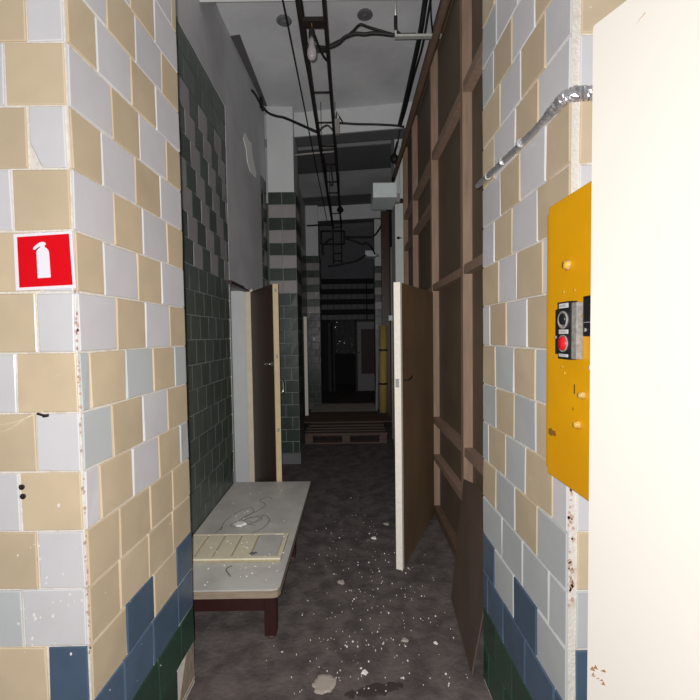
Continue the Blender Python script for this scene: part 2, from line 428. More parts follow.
# side room seen through the left doorway
w = MB()
w.box((-2.4, 2.4, 0), (-2.3, 5.0, 2.6), 'white_paint'); w.box((-2.4, 2.3, 0), (-1.25, 2.4, 2.6), 'white_paint'); w.box((-2.4, 4.9, 0), (-1.25, 5.0, 2.6), 'white_paint'); w.box((-2.4, 2.3, 2.6), (-1.25, 5.0, 2.7), 'white_paint')
struct(w, 'wall_side_room')

# floor and ceiling
w = MB()
nx, ny = 40, 130
x0, x1, y0, y1 = -2.5, 2.0, -1.2, 11.8
vs = []
for jy in range(ny+1):
    for ix in range(nx+1):
        vs.append((x0+(x1-x0)*ix/nx, y0+(y1-y0)*jy/ny, random.uniform(-.004, 0)))
w.add(vs, [[a, a+1, a+nx+2, a+nx+1] for jy in range(ny) for a in range(jy*(nx+1), jy*(nx+1)+nx)], 'floor')
w.box((x0, y0, -.12), (x1, y1, -.06), 'floor')
struct(w, 'floor')
w = MB()
w.box((-2.5, -1.2, CEIL), (2.0, 10.4, CEIL+.15), 'ceil')
def skew(w, x0, x1, a, b, z0, z1, m, k=-.14, xr=-.6):
    f = lambda x, y: y+k*(x-xr)
    w.prism([(x0, f(x0, a), z0), (x1, f(x1, a), z0), (x1, f(x1, b), z0), (x0, f(x0, b), z0)], (0, 0, z1-z0), m)
for a, b in ((5.45, 6.21), (7.27, 7.95)): skew(w, -.80, .72, a, b, CEIL-.012, CEIL, 'ceil_dark')   # dark grey strips between the beams
struct(w, 'ceiling')
w = MB(); skew(w, -.95, 1.0, 4.56, 4.80, 3.64, CEIL, 'white_paint'); skew(w, -.8, .72, 4.57, 4.79, 3.632, 3.64, 'ceil_dark'); struct(w, 'trim_1')  # both far beams get a thin dark grey layer on the underside
w = MB(); skew(w, -.95, 1.0, 7.80, 8.06, 3.62, CEIL, 'white_paint'); skew(w, -.8, .72, 7.81, 8.05, 3.612, 3.62, 'ceil_dark'); struct(w, 'trim_2')
w = MB(); w.box((-.95, 2.35, 3.62), (1.0, 2.72, CEIL), 'bright', .006); struct(w, 'trim_3')  # whiter than the other beams to make up for little light underneath
# sooty smear along the ceiling's left edge
w = MB()
L_ = [(-.945, 3.40), (-.935, 3.7), (-.93, 4.1), (-.915, 4.41)]; R_ = [(-.862, 3.385), (-.858, 3.7), (-.85, 4.1), (-.846, 4.41)]
w.prism([(x, y, CEIL-.003) for x, y in L_]+[(x, y, CEIL-.003) for x, y in reversed(R_)], (0, 0, .003), 'smear')
o = struct(w, 'trim_4')
# bare plaster patch on the left wall where paint flaked off
def wallx(y): return -.951+.066*(y-3.23)/1.19
w = MB()
pp = [(3.667,3.204),(3.73,3.278),(3.817,3.257),(3.911,3.274),(3.936,3.172),(4.06,3.046),(4.03,2.993),(3.857,2.98),(3.77,3.036),(3.748,3.135)]
w.prism([(wallx(y)+.001, y, z) for y, z in pp], (.004, 0, 0), 'bright')
struct(w, 'trim_5')
# doorway lining
w = MB()
w.box((-1.2, 3.855, 0), (-.955, 3.875, 1.86), 'white_paint')
w.box((-.975, 3.79, 0), (-.905, 3.86, 1.87), 'cream_frame', .004)
w.box((-.985, 3.20, 1.845), (-.93, 3.86, 1.875), 'maroon', .004)
w.box((-1.25, 3.215, 0), (-.95, 3.24, 1.86), 'white_paint')
struct(w, 'door_1')

# ------------------------------------------------------------------ left door leaf
def leaf(name, label, hinge, free, z0, z1, tz, thick, core, edge, side):
    h = Vector((hinge[0], hinge[1], 0)); f = Vector((free[0], free[1], 0))
    d = (f-h).normalized(); nn = Vector((d.y, -d.x, 0))*side
    t = thing(name, label, 'door', (hinge[0], hinge[1], z0))
    W = (f-h).length
    def slab(a, b, o0, o1, m):
        mb = MB(); pts = [h+d*a+nn*o0, h+d*b+nn*o0, h+d*b+nn*o1, h+d*a+nn*o1]
        zs = [z1+(tz*(q/W)) for q in (a, b, b, a)]
        vs = [(*p.to_2d(), z0) for p in pts]+[(*p.to_2d(), z) for p, z in zip(pts, zs)]
        mb.add(vs, [[3,2,1,0],[4,5,6,7],[0,1,5,4],[1,2,6,5],[2,3,7,6],[3,0,4,7]], m); return mb
    return t, h, d, nn, W, slab
t, h, d, nn, W, slab = leaf('door_leaf', 'dark brown wooden door with a pale edge standing open beside the low grey table', (-.906, 3.84), (-.569, 3.245), .02, 1.845, -.0, .04, None, None, 1)
slab(.0, W-.012, 0, .04, 'door_dark').build('panel', t)
e = slab(W-.012, W, -.002, .042, 'door_edge').build('edge_strip', t); e['label'] = 'pale bare wood edge of the dark door'
mb = MB(); p = h+d*(W-.05); q = p+nn*.04
mb.tube([q+Vector((0,0,1.2)), q+nn*.03+Vector((0,0,1.2)), q+nn*.035-d*.04+Vector((0,0,1.197)), q+nn*.033-d*.09+Vector((0,0,1.195))], .008, 'steel')
mb.lathe([(.0, 0), (.02, .001), (.02, .004), (0, .006)], q+Vector((0,0,1.2)), 'steel', 'y')
ho = mb.build('handle', t)
mb = MB(); q = h+d*(W-.03)
mb.tube([q+Vector((0,0,.955)), q-nn*.035+Vector((0,0,.962)), q-nn*.04+Vector((0,0,1.01)), q-nn*.035+Vector((0,0,1.058)), q+Vector((0,0,1.065))], .006, 'steel')
mb.build('pull_handle', t)
for z in (.65, 1.25, 1.78):
    mb = MB(); q = h+d*(W+.001)+nn*.02; mb.box(q-Vector((.008,.004,0))+Vector((0,0,z)), q+Vector((.008,.001,z+.028)), 'grey_metal'); mb.build('latch_plate', t)

# right leaf: brown hardboard with white painted edge
t, h, d, nn, W, slab = leaf('door_leaf', 'brown hardboard door with a chipped white edge open on the right', (.646, 3.09), (.298, 2.355), .012, 1.745, -.012, .04, None, None, 1)
slab(0, W-.03, -.0, .034, 'hardboard2').build('panel', t)
e = slab(W-.03, W, -.003, .037, 'door_white').build('edge_strip', t); e['label'] = 'chipped white painted door edge'
mb = MB(); nnn = nn if nn.x > 0 else -nn
q = h+d*(W-.07)+nn*(.034 if nn.x > 0 else 0)
mb.tube([q+Vector((0,0,1.15)), q+nnn*.02+Vector((0,0,1.15)), q+nnn*.024-d*.05+Vector((0,0,1.155)), q+nnn*.02-d*.1+Vector((0,0,1.165))], .005, 'iron'); mb.build('latch_hook', t)
mb = MB(); q = h+d*(W+.001)+nn*.017
mb.box(q+Vector((-.013,-.003,1.115)), q+Vector((.013,.001,1.165)), 'grey_scr'); mb.build('lock_plate', t)
for z in (.3, 1.45):
    mb = MB(); q = h+nn*.017; mb.lathe([(0,0),(.009,0),(.009,.09),(0,.09)], q+Vector((0,0,z)), 'iron'); mb.build('hinge', t)

# ------------------------------------------------------------------ wooden stud partition on the right
t = thing('wooden_partition', 'tall partition of brown hardboard sheets on bare pine studs along the right', 'partition', (.68, 3.4, 0))
PX0, PX1 = .65, .705
posts = (2.29, 3.14, 4.05, 4.72)
for y in posts:
    mb = MB(); mb.box((PX0, y, 0), (PX1, y+.05, 3.62), 'wood', .003); mb.build('post', t)
ys = (1.66,)+posts
for i, y in enumerate(ys[:-1]):
    for a, b in ((.0, 1.78), (1.78, 3.6)):
        mb = MB(); mb.box((PX1, y+.004, a), (PX1+.008, ys[i+1]+.02, b-.004), 'hardboard'); mb.build('sheet', t)
def rail(y0, y1, z, hh=.05, m='wood', zz=0):
    mb = MB(); mb.prism([(PX0+.004, y0, z-hh/2), (PX1, y0, z-hh/2), (PX1, y0, z+hh/2), (PX0+.004, y0, z+hh/2)], (0, y1-y0, zz), m); mb.build('rail', t)
rail(1.66, 2.29, 1.79); rail(2.34, 3.14, 1.785); rail(3.19, 4.05, 1.77); rail(4.10, 4.72, 1.78)
rail(1.66, 2.29, .745); rail(2.34, 3.14, .75)
rail(2.34, 3.14, .455, .045)
rail(1.66, 2.29, 2.80, .055); rail(2.34, 3.14, 2.79, .055); rail(3.19, 4.05, 2.78)
rail(3.19, 4.05, 2.44); rail(4.10, 4.72, 2.42); rail(4.10, 4.72, 2.78)
rail(2.34, 3.14, .035, .06, 'wood_dark'); rail(1.66, 2.29, .035, .06, 'wood_dark')
mb = MB(); mb.box((.635, 1.66, 3.585), (.715, 4.75, 3.645), 'wood_dark', .003); mb.build('top_plate', t)
# long pole in front of the partition's head
mb = MB(); mb.tube([(.545, 2.0, 3.205), (.545, 3.3, 3.225), (.54, 4.748, 3.225)], .024, 'wood_dark', 8)
tag(mb.build('wooden_pole'), 'long dark brown wooden pole running below the ceiling along the partition', 'pole')

# leaning brown sheet
mb = MB()
q = [Vector((.495, 1.62, .004)), Vector((.535, 2.11, .004)), Vector((.641, 2.235, .605)), Vector((.641, 1.95, .66)), Vector((.60, 1.66, .62))]
no = (q[1]-q[0]).cross(q[2]-q[0]).normalized()
if no.x > 0: no = -no
q2 = [q[0], q[1], q[2], Vector((.6415, 2.02, .655)), Vector((.63, 1.66, .64))]
mb.prism(q2, no*.006, 'board')
tag(mb.build('brown_sheet'), 'dark brown sheet of board leaning at the foot of the partition', 'board')

# ------------------------------------------------------------------ low table
t = thing('low_table', 'low table with a grey top on a dark red-brown frame beside the left wall', 'table', (-.64, 2.5, 0))
TZ = .25
mb = MB()
poly = [(-.945, 1.825), (-.375, 1.825), (-.352, 1.832), (-.342, 1.855), (-.328, 3.190), (-.334, 3.202), (-.945, 3.208)]
mb.prism([(x, y, TZ-.006) for x, y in poly], (0, 0, .006), 'table_top'); mb.prism([(x, y, TZ-.042) for x, y in poly], (0, 0, .036), 'ply')
mb.build('tabletop', t)
leg_xy = [(-.418, 1.835), (-.418, 2.50), (-.92, 1.835), (-.92, 2.50)]
for x, y in leg_xy:
    mb = MB(); mb.box((x, y, .018), (x+.055, y+.055, TZ-.042), 'maroon', .004); lg = mb.build('leg', t)
    mb = MB(); mb.lathe([(0,0),(.02,0),(.02,.018),(.016,.02),(0,.02)], (x+.028, y+.028, 0), 'rust'); fo = mb.build('foot', lg)
for a, b in (((-.865, 1.845, .135), (-.418, 1.871, .208)), ((-.865, 2.52, .135), (-.418, 2.546, .208)), ((-.41, 1.89, .135), (-.385, 2.50, .208)), ((-.91, 1.89, .135), (-.885, 2.50, .208))):
    mb = MB(); mb.box(a, b, 'maroon', .003); mb.build('apron', t)
mb = MB()
random.seed(3)
def scr(pts, r=.0028):
    mb = MB(); mb.tube([(x, y, TZ-.0008) for x, y in pts], r, 'chalk', 6)
    s = mb.build('paint_scribble', t); s['label'] = 'grey scribble of dried paint on the tabletop'
scr([(-.80,2.40),(-.81,2.52),(-.76,2.66),(-.70,2.72),(-.66,2.66),(-.70,2.56),(-.76,2.47),(-.70,2.44),(-.62,2.50),(-.58,2.60)])
scr([(-.74,2.46),(-.70,2.58),(-.64,2.66),(-.60,2.76),(-.66,2.84),(-.61,2.90),(-.57,2.86)])
scr([(-.78,2.36),(-.70,2.33),(-.60,2.36),(-.54,2.44),(-.53,2.54),(-.58,2.60),(-.66,2.56),(-.72,2.50)])
scr([(-.70,2.48),(-.66,2.52),(-.62,2.49),(-.58,2.55),(-.63,2.58),(-.69,2.54),(-.65,2.48),(-.6,2.46)])
scr([(-.83,2.34),(-.80,2.44)]); scr([(-.60,1.93),(-.64,1.99),(-.62,2.02)], .004)
def blob(mb, c, r, hgt, m, n=14, seed=0, sx=1, jag=.25):
    rr = random.Random(seed); P = []
    for k in range(n):
        a = 2*math.pi*k/n; q = r*(1+rr.uniform(-jag, jag)); P.append((c[0]+q*math.cos(a)*sx, c[1]+q*math.sin(a)))
    top = [(c[0]+(x-c[0])*.75, c[1]+(y-c[1])*.75, c[2]+hgt) for x, y in P]
    vs = [(x, y, c[2]) for x, y in P]+top
    mb.add(vs, [[i, (i+1) % n, n+(i+1) % n, n+i] for i in range(n)]+[list(range(n, 2*n)), list(range(n-1, -1, -1))], m)
mb = MB(); blob(mb, (-.70, 2.475, TZ), .035, .010, 'crumb', 12, 2)
tag(mb.build('plaster_lump'), 'white lump of dried plaster on the grey tabletop scribble', 'plaster lump')
mb = MB()
for i in range(60):
    x = random.uniform(-.85, -.36); y = random.uniform(1.85, 2.35) if i < 44 else random.uniform(2.4, 3.1)
    z = TZ if not (2.04 < y < 2.33) else TZ+.0205
    blob(mb, (x, y, z), random.uniform(.002, .006), .002, 'crumb', 6, i)
tag(mb.build('plaster_flakes'), 'tiny white plaster flakes scattered on the grey tabletop', 'plaster flakes', kind='stuff')

# cream slatted panel on the table
t = thing('cream_panel', 'cream slatted plastic panel lying across the grey tabletop', 'panel', (-.65, 2.19, TZ))
a0, a1, b0, b1 = -.935, -.375, 2.05, 2.325
mb = MB(); mb.box((a0, b0, TZ+.001), (a1, b1, TZ+.012), 'groove', .002); mb.build('base_sheet', t)
mb = MB(); mb.box((a0, b0, TZ+.012), (a1, b0+.026, TZ+.022), 'cream_pl', .003); mb.box((a1-.022, b0+.026, TZ+.012), (a1, b1, TZ+.018), 'cream_pl', .002)
mb.box((a0, b1-.012, TZ+.012), (a1-.022, b1, TZ+.018), 'cream_pl', .002); mb.build('rim', t)
for i in range(5):
    x = a0+.004+i*.0985
    mb = MB(); mb.box((x, b0+.03, TZ+.012), (x+.089, b1-.016, TZ+.0185), 'cream_pl' if i < 4 else 'table_top', .002); mb.build('slat', t)
x = a0+.004+4*.0985
mb = MB(); mb.box((x+.0, b0+.03, TZ+.012), (a1-.026, b1-.016, TZ+.0155), 'table_top', .001); g_ = mb.build('bare_strip', t); g_['label'] = 'bare grey strip of the panel'
mb = MB(); blob(mb, (-.535, 2.10, TZ+.0175), .016, .004, 'chalk', 9, 5); blob(mb, (-.52, 2.107, TZ+.0175), .011, .004, 'chalk', 9, 6); mb.build('dirt_spot', t)

# ------------------------------------------------------------------ floor debris
mb = MB(); blob(mb, (-.122, 1.595, -.002), .048, .0035, 'stain', 26, 11, 1, .13)
tag(mb.build('plaster_splat'), 'pale round splat of dried plaster on the floor at the front', 'splat')
mb = MB()
for i, (x, y, r) in enumerate(((-.01,1.548,.018),(.03,1.555,.02),(.07,1.562,.024),(.11,1.568,.026),(.15,1.572,.022),(.18,1.58,.014),(.05,1.545,.018))): blob(mb, (x, y, -.002+.0002*i), r, .0015, 'oil', 14, 30+i, 1.4, .4)
tag(mb.build('dark_stain'), 'dark damp stain on the floor right of the pale splat', 'stain')
random.seed(21)
mb = MB()
for i in range(260):
    y = 1.55+abs(random.gauss(0, .75)); x = random.gauss(.10, .22)
    if x < -.3 and 1.8 < y < 3.3: x = abs(x)*.3
    x = max(-.55, min(.47, x))
    blob(mb, (x, y, -.002), random.choice((.001, .0013, .0016, .0016, .002, .002, .0025, .003, .0045)), random.uniform(.002, .006), 'crumb', 6, i, 1, .4)
tag(mb.build('plaster_crumbs'), 'white plaster crumbs scattered over the dirty concrete floor', 'debris', kind='stuff')
chunks = [((-.063, 2.265), .020, 'pale plaster chunk by itself at the middle of the corridor floor'), ((.046, 1.646), .012, 'small white plaster chunk just behind the dark damp stain'),
          ((.264, 2.97), .020, 'farthest plaster chunk on the floor, beside the chipped white edge of the brown door'), ((.38, 1.803), .009, 'small white plaster chunk nearest the leaning brown sheet'),
          ((.239, 1.822), .014, 'grey plaster chunk between the dark stain and the leaning brown sheet'), ((.152, 2.763), .018, 'plaster chunk left of the brown door, second farthest on the floor')]
for (x, y), r, lb in chunks:
    mb = MB(); blob(mb, (x, y, -.002), r, r*.5, 'stain' if r in (.014, .020) else 'crumb', 9, int(r*1e4), 1.2, .35); tag(mb.build('plaster_chunk'), lb, 'plaster chunk', 'plaster chunks on the floor')

# ------------------------------------------------------------------ fire extinguisher sign
t = thing('fire_extinguisher_sign', 'square red sign with a white fire extinguisher symbol on the tiled pier', 'sign', (-.752, .998, 1.623))
sy = YL-.001
def sg(px, py):   # 0..1 over the plate
    tl, tr, br, bl = Vector((-.828, sy, 1.690)), Vector((-.683, sy, 1.696)), Vector((-.679, sy, 1.556)), Vector((-.828, sy, 1.551))
    return tl*(1-px)*(1-py)+tr*px*(1-py)+br*px*py+bl*(1-px)*py
mb = MB(); mb.prism([sg(0,0), sg(1,0), sg(1,1), sg(0,1)], (0, .003, 0), 'sign_white'); mb.build('plate', t)
mb = MB(); mb.prism([sg(.065,.055), sg(.95,.045), sg(.955,.945), sg(.065,.95)], (0, -.0008, 0), 'sign_red'); mb.build('red_field', t)
mb = MB()
body = [(.385,.80),(.60,.795),(.595,.36),(.585,.315),(.56,.28),(.53,.26),(.525,.225),(.545,.215),(.55,.19),(.515,.165),(.47,.165),(.42,.19),(.36,.235),(.335,.265),(.335,.295),(.36,.295),(.44,.245),(.455,.245),(.455,.255),(.425,.275),(.40,.30),(.385,.34)]
mb.prism([sg(*p)+Vector((0, -.0008, 0)) for p in body], (0, -.0008, 0), 'sign_white'); mb.build('extinguisher_symbol', t)
mb = MB()
mb.prism([sg(*p)+Vector((0, -.0016, 0)) for p in ((.385,.285),(.452,.245),(.455,.252),(.40,.30))], (0, -.0003, 0), 'blackpl'); mb.build('nozzle_line', t)

# string and drilled holes on the left pier
mb = MB(); fy = YL+.001
mb.tube([(-.90, fy, 1.193), (-.86, fy-.003, 1.205), (-.81, fy-.002, 1.236), (-.79, fy, 1.245)], .0014, 'cream_frame', 6)
mb.tube([(-.90, fy, 1.213), (-.85, fy-.004, 1.220), (-.80, fy-.002, 1.238), (-.775, fy, 1.247)], .0012, 'cream_frame', 6)
tag(mb.build('string'), 'frayed pale string tied to a nail in the left tiled pier', 'string')
mb = MB(); mb.tube([(-.765, fy+.006, 1.236), (-.765, fy-.012, 1.238)], .004, 'iron', 8); mb.tube([(-.766, fy-.008, 1.238), (-.785, fy-.006, 1.243)], .003, 'iron', 6)
tag(mb.build('nail'), 'dark bent nail holding the string on the left tiled pier', 'nail')
for i, (x, z) in enumerate(((-.8365, 1.055), (-.8345, 1.031))):
    mb = MB(); mb.lathe([(0, 0), (.006, 0), (.0075, -.004), (.003, -.004), (0, -.001)], (x, YL+.003, z), 'iron', 'y', 10)
    tag(mb.build('wall_plug'), ('upper' if i == 0 else 'lower')+' of two dark screw plugs in the left tiled pier', 'wall plug', 'screw plugs in the left pier')

# ------------------------------------------------------------------ yellow control box on the right pier
t = thing('control_box', 'yellow steel switch box with push buttons mounted on the right tiled pier', 'control box', (.62, .84, 1.09))
bx0, by0, by1, bz0, bz1 = .480, .69, .988, 1.09, 1.72
mb = MB()
mb.box((bx0+.004, by0, bz0+.006), (.80, by1, bz1-.006), 'yellow', .006)
mb.build('case', t)
mb = MB(); mb.box((bx0-.004, by0-.006, bz0-.002), (bx0+.008, by1-.026, bz1+.004), 'yellow', .003); mb.build('side_cover', t)
def lug(y, z, r, name='cover_bolt'):
    mb = MB(); mb.lathe([(0, 0), (r, 0), (r*1.02, -.004), (r*.75, -.007), (r*.7, -.011), (0, -.012)], (bx0-.004, y, z), 'yellow_chip', 'x', 10); mb.build(name, t)
lug(.872, 1.574, .012); lug(.828, 1.236, .009); lug(.812, 1.300, .008)
for y, z in ((.89, 1.517), (.848, 1.517), (.895, 1.352), (.885, 1.338)):
    mb = MB(); mb.lathe([(0,0),(.003,0),(.0025,-.002),(0,-.002)], (bx0-.004, y, z), 'yellow_chip', 'x', 8); mb.build('rivet', t)
mb = MB()
mb.box((bx0-.0046, .845, 1.298), (bx0-.004, .848, 1.318), 'iron'); mb.build('dent', t)
mb = MB(); mb.box((bx0-.0046, .850, 1.262), (bx0-.004, .852, 1.268), 'iron'); mb.build('dent', t)
mb = MB()
wm = [(.956, 1.186), (.945, 1.183), (.934, 1.187), (.925, 1.186), (.920, 1.192), (.924, 1.200), (.934, 1.198), (.944, 1.203), (.955, 1.197)]
mb.prism([(bx0-.0046, y, z) for y, z in wm], (.0008, 0, 0), 'yellow_dark')
w_ = mb.build('worn_mark', t); w_['label'] = 'brown scuff on the yellow cover'
# push button station on the side cover
st = MB()
kx = bx0-.004
yy0, yy1, zz0, zz1 = .836, .896, 1.371, 1.494
out = [(yy1, zz0+.010), (yy1, zz1-.016), (yy1-.009, zz1-.014), (yy1-.009, zz1), (yy0+.002, zz1), (yy0, zz1-.008), (yy0, zz0+.006), (yy0+.002, zz0), (yy1-.012, zz0), (yy1-.012, zz0+.010)]
st.prism([(kx, y, z) for y, z in out], (-.016, 0, 0), 'blackpl'); so = st.build('button_station', t); so['label'] = 'black two-button station'
mb = MB(); mb.box((kx, yy0-.020, zz0+.002), (kx-.014, yy0-.0005, zz1-.004), 'grey_scr', .002); mb.build('station_side', so)
by = (yy0+yy1)/2-.005
mb = MB(); mb.lathe([(0, 0), (.019, 0), (.019, -.004), (.015, -.004), (.015, -.001), (0, -.001)], (kx-.016, by, 1.455), 'grey_scr', 'x', 24); mb.build('button_ring', so)
mb = MB(); mb.lathe([(0, 0), (.0125, 0), (.0125, -.004), (.009, -.006), (0, -.005)], (kx-.0165, by, 1.457), 'blackpl', 'x', 24); b_ = mb.build('start_button', so); b_['label'] = 'black start button'
mb = MB(); mb.lathe([(0, 0), (.0185, 0), (.0185, -.003), (.016, -.003), (.016, 0)], (kx-.016, by, 1.405), 'grey_scr', 'x', 24); mb.build('button_ring', so)
mb = MB(); mb.lathe([(0, 0), (.0155, 0), (.0155, -.003), (.013, -.006), (0, -.007)], (kx-.0165, by, 1.405), 'red', 'x', 24); b_ = mb.build('stop_button', so); b_['label'] = 'red stop button'
for zc, hh in ((1.4855, .010), (1.430, .009), (1.379, .006)):
    mb = MB(); mb.box((kx-.016, by-.018, zc-hh/2), (kx-.0168, by+.018, zc+hh/2), 'label'); lb = mb.build('label_plate', so)
    mb = MB()
    for i in range(5):
        y = by+.012-.005*i
        mb.box((kx-.0168, y, zc-hh*.22), (kx-.0171, y+.0028, zc+hh*.24), 'grey_scr')
    mb.build('worn_lettering', lb)
mb = MB(); mb.lathe([(0,0),(.004,0),(.003,-.002),(0,-.002)], (kx-.016, yy1-.003, 1.418), 'grey_scr', 'x', 8); mb.build('screw', so)
# black latch plate nearer the camera
mb = MB(); mb.box((kx, .735, 1.420), (kx-.010, .802, 1.500), 'blackpl', .003); mb.box((kx-.010, .74, 1.447), (kx-.011, .797, 1.4485), 'grey_scr'); lo = mb.build('latch_plate', t); lo['label'] = 'black latch plate'
mb = MB(); mb.lathe([(0,0),(.004,0),(.004,-.003),(0,-.003)], (kx-.010, .790, 1.433), 'grey_scr', 'x', 8); mb.build('screw', lo)
mb = MB(); mb.lathe([(0,0),(.005,0),(.004,-.004),(0,-.004)], (kx, .811, 1.462), 'yellow_chip', 'x', 8); mb.build('rivet', t)
mb = MB(); mb.lathe([(0,0),(.005,0),(.004,-.003),(0,-.003)], (kx, .79, 1.358), 'label', 'x', 8); mb.build('rivet', t)

# ------------------------------------------------------------------ foil wrapped pipe on the right pier
mb = MB()
random.seed(5)
P = [(.513, 1.60, 2.008), (.515, 1.50, 2.003), (.518, 1.38, 1.998), (.52, 1.25, 1.992), (.522, 1.12, 1.988), (.523, 1.05, 1.990), (.525, .99, 1.993), (.54, .966, 1.990), (.575, .962, 1.988), (.62, .964, 1.988), (.8, .965, 1.99)]
Q = []
for i in range(len(P)-1):
    for k in range(9):
        a = Vector(P[i]).lerp(Vector(P[i+1]), k/9); Q.append(a)
seg = 14; vs = []; fs = []
for i, p in enumerate(Q):
    tt = (Q[min(i+1, len(Q)-1)]-Q[max(i-1, 0)]).normalized(); a = tt.cross(Vector((0,0,1))).normalized(); b = tt.cross(a)
    s_ = i/len(Q); R = .0095+.006*max(0, min(1, (s_-.42)*5))
    for k in range(seg):
        an = 2*math.pi*k/seg; r = R*(1+random.uniform(-.16, .16)); vs.append(p+a*math.cos(an)*r+b*math.sin(an)*r)
for i in range(len(Q)-1):
    for k in range(seg): 
        q4 = [i*seg+k, i*seg+(k+1) % seg, (i+1)*seg+(k+1) % seg, (i+1)*seg+k]
        fs += [[q4[0], q4[1], q4[2]], [q4[0], q4[2], q4[3]]]
fs += [list(range(seg)), [(len(Q)-1)*seg+k for k in range(seg)]]
mb.add(vs, fs, 'foil')
for y in (1.50, 1.36, 1.22):
    mb.tube([(.5165, y, 2.003-(1.5-y)*.04), (.5165, y-.010, 2.0026-(1.5-y)*.04)], .0125, 'light_metal', 12)
tag(mb.build('foil_wrapped_pipe'), 'thin pipe wrapped in crinkled aluminium foil across the right tiled pier', 'pipe')

# ------------------------------------------------------------------ cream white door leaf close on the right
t = thing('door_leaf', 'cream white door leaf standing open at the right edge, nearest of all', 'door', (.655, 0, 0))
a = Vector((.3945, .66, 0)); d = Vector((.37, -.93, 0)).normalized(); nn = Vector((.93, .37, 0)).normalized()
b = a+d*.72
mb = MB()
pts = [a, b, b+nn*.04, a+nn*.04]
bm = bmesh.new()
vv = [bm.verts.new((p.x, p.y, .015)) for p in pts]+[bm.verts.new((p.x, p.y, 1.918)) for p in pts]
for f in ((3,2,1,0),(4,5,6,7),(0,1,5,4),(1,2,6,5),(2,3,7,6),(3,0,4,7)): bm.faces.new([vv[i] for i in f])
bmesh.ops.bevel(bm, geom=bm.edges[:], offset=.003, segments=2, affect='EDGES')
mb.bm(bm, 'panel_white'); mb.build('panel', t)
mb = MB()
rr = random.Random(4)
for i in range(9):
    s_ = rr.uniform(.006, .03); z = .862+rr.uniform(-.012, .018)
    q = a+d*s_-nn*.0002; mb.prism([q+Vector((0,0,z)), q+d*rr.uniform(.003,.010)+Vector((0,0,z+.004)), q+d*.004+Vector((0,0,z+rr.uniform(.004,.01)))], -nn*.0006, 'scratch'); mb.build('paint_chip', t); mb = MB()
q = a+d*.07-nn*.0002; mb.prism([q+Vector((0,0,1.872)), q+d*.012+Vector((0,0,1.878)), q+d*.012+Vector((0,0,1.879))], -nn*.0005, 'scratch')
mb.build('paint_chip', t)
for z in (.25, 1.65):
    mb = MB(); mb.lathe([(0,0),(.009,0),(.009,.1),(0,.1)], b+nn*.02+d*.006+Vector((0,0,z)), 'steel'); mb.build('hinge', t)

# ------------------------------------------------------------------ cable tray and ceiling cables
t = thing('cable_tray', 'black steel ladder tray carrying cables below the ceiling', 'cable tray', (-.2, 4.5, 3.35))
ZT = 3.35
for x in (-.268, -.118):
    mb = MB(); mb.box((x-.012, 2.0, ZT-.018), (x+.012, 7.3, ZT+.018), 'iron'); mb.build('side_rail', t)
for y in (2.06, 2.78, 3.24, 3.69, 4.14, 4.57, 5.09, 5.48, 6.0, 6.4, 6.85, 7.2):
    mb = MB(); mb.tube([(-.262, y, ZT-.008), (-.124, y, ZT-.008)], .007, 'iron', 6, spline=False); mb.build('rung', t)
mb = MB(); mb.box((-.268, 2.50, ZT-.022), (-.118, 2.56, ZT+.004), 'iron'); mb.build('bracket_bar', t)
for y in (2.53, 4.36, 6.2):
    for x in (-.268, -.118):
        if y < 3: continue
        mb = MB(); mb.tube([(x, y, ZT+.015), (x, y, CEIL)], .004, 'iron', 6, spline=False); mb.build('hanger_rod', t)
random.seed(9)
for i, (x, r) in enumerate(((-.274, .009), (-.255, .006), (-.114, .009))):
    mb = MB(); pts = [(x+random.uniform(-.008, .008), y, ZT+.022+random.uniform(-.004, .008)) for y in [2.0+.45*k for k in range(12)]]
    mb.tube(pts, r, 'black', 7, sub=3)
    lb = ('thick black cable lying along the left rail of the tray', 'thinner black cable lying inside the left rail of the tray', 'black cable lying along the right rail of the tray')[i]
    tag(mb.build('tray_cable'), lb, 'cable', 'cables on the tray')
# conduit across below the beam
mb = MB(); mb.tube([(-.55, 4.34, 3.345), (-.11, 4.34, 3.378)], .010, 'grey_metal', 8, spline=False)
tag(mb.build('conduit'), 'short grey conduit crossing below the cable tray', 'conduit')
mb = MB(); mb.tube([(-.185, 4.57, 3.345), (-.175, 4.58, 3.25), (-.165, 4.60, 3.14), (-.185, 4.6, 3.12), (-.195, 4.6, 3.15)], .007, 'iron', 6)
tag(mb.build('wire_hook'), 'small wire hook hanging beneath the cable tray', 'hook')
# hanging bulb
t = thing('hanging_bulb', 'bare light bulb in a black holder hanging from the cable tray', 'light bulb', (-.203, 2.52, 3.33))
mb = MB(); mb.tube([(-.203, 2.52, 3.332), (-.200, 2.515, 3.30), (-.203, 2.51, 3.293)], .0035, 'yellow_dark', 6); mb.build('cord', t)
mb = MB(); mb.lathe([(0, 3.297), (.010, 3.295), (.015, 3.285), (.019, 3.26), (.019, 3.236), (.016, 3.232), (0, 3.232)], (-.203, 2.51, 0), 'black', 'z', 18); mb.build('lamp_holder', t)
mb = MB(); mb.lathe([(0, 3.235), (.015, 3.232), (.016, 3.205), (.020, 3.182), (.027, 3.160), (.029, 3.142), (.026, 3.122), (.016, 3.106), (0, 3.102)], (-.203, 2.51, 0), 'bulb', 'z', 24); mb.build('glass_bulb', t)

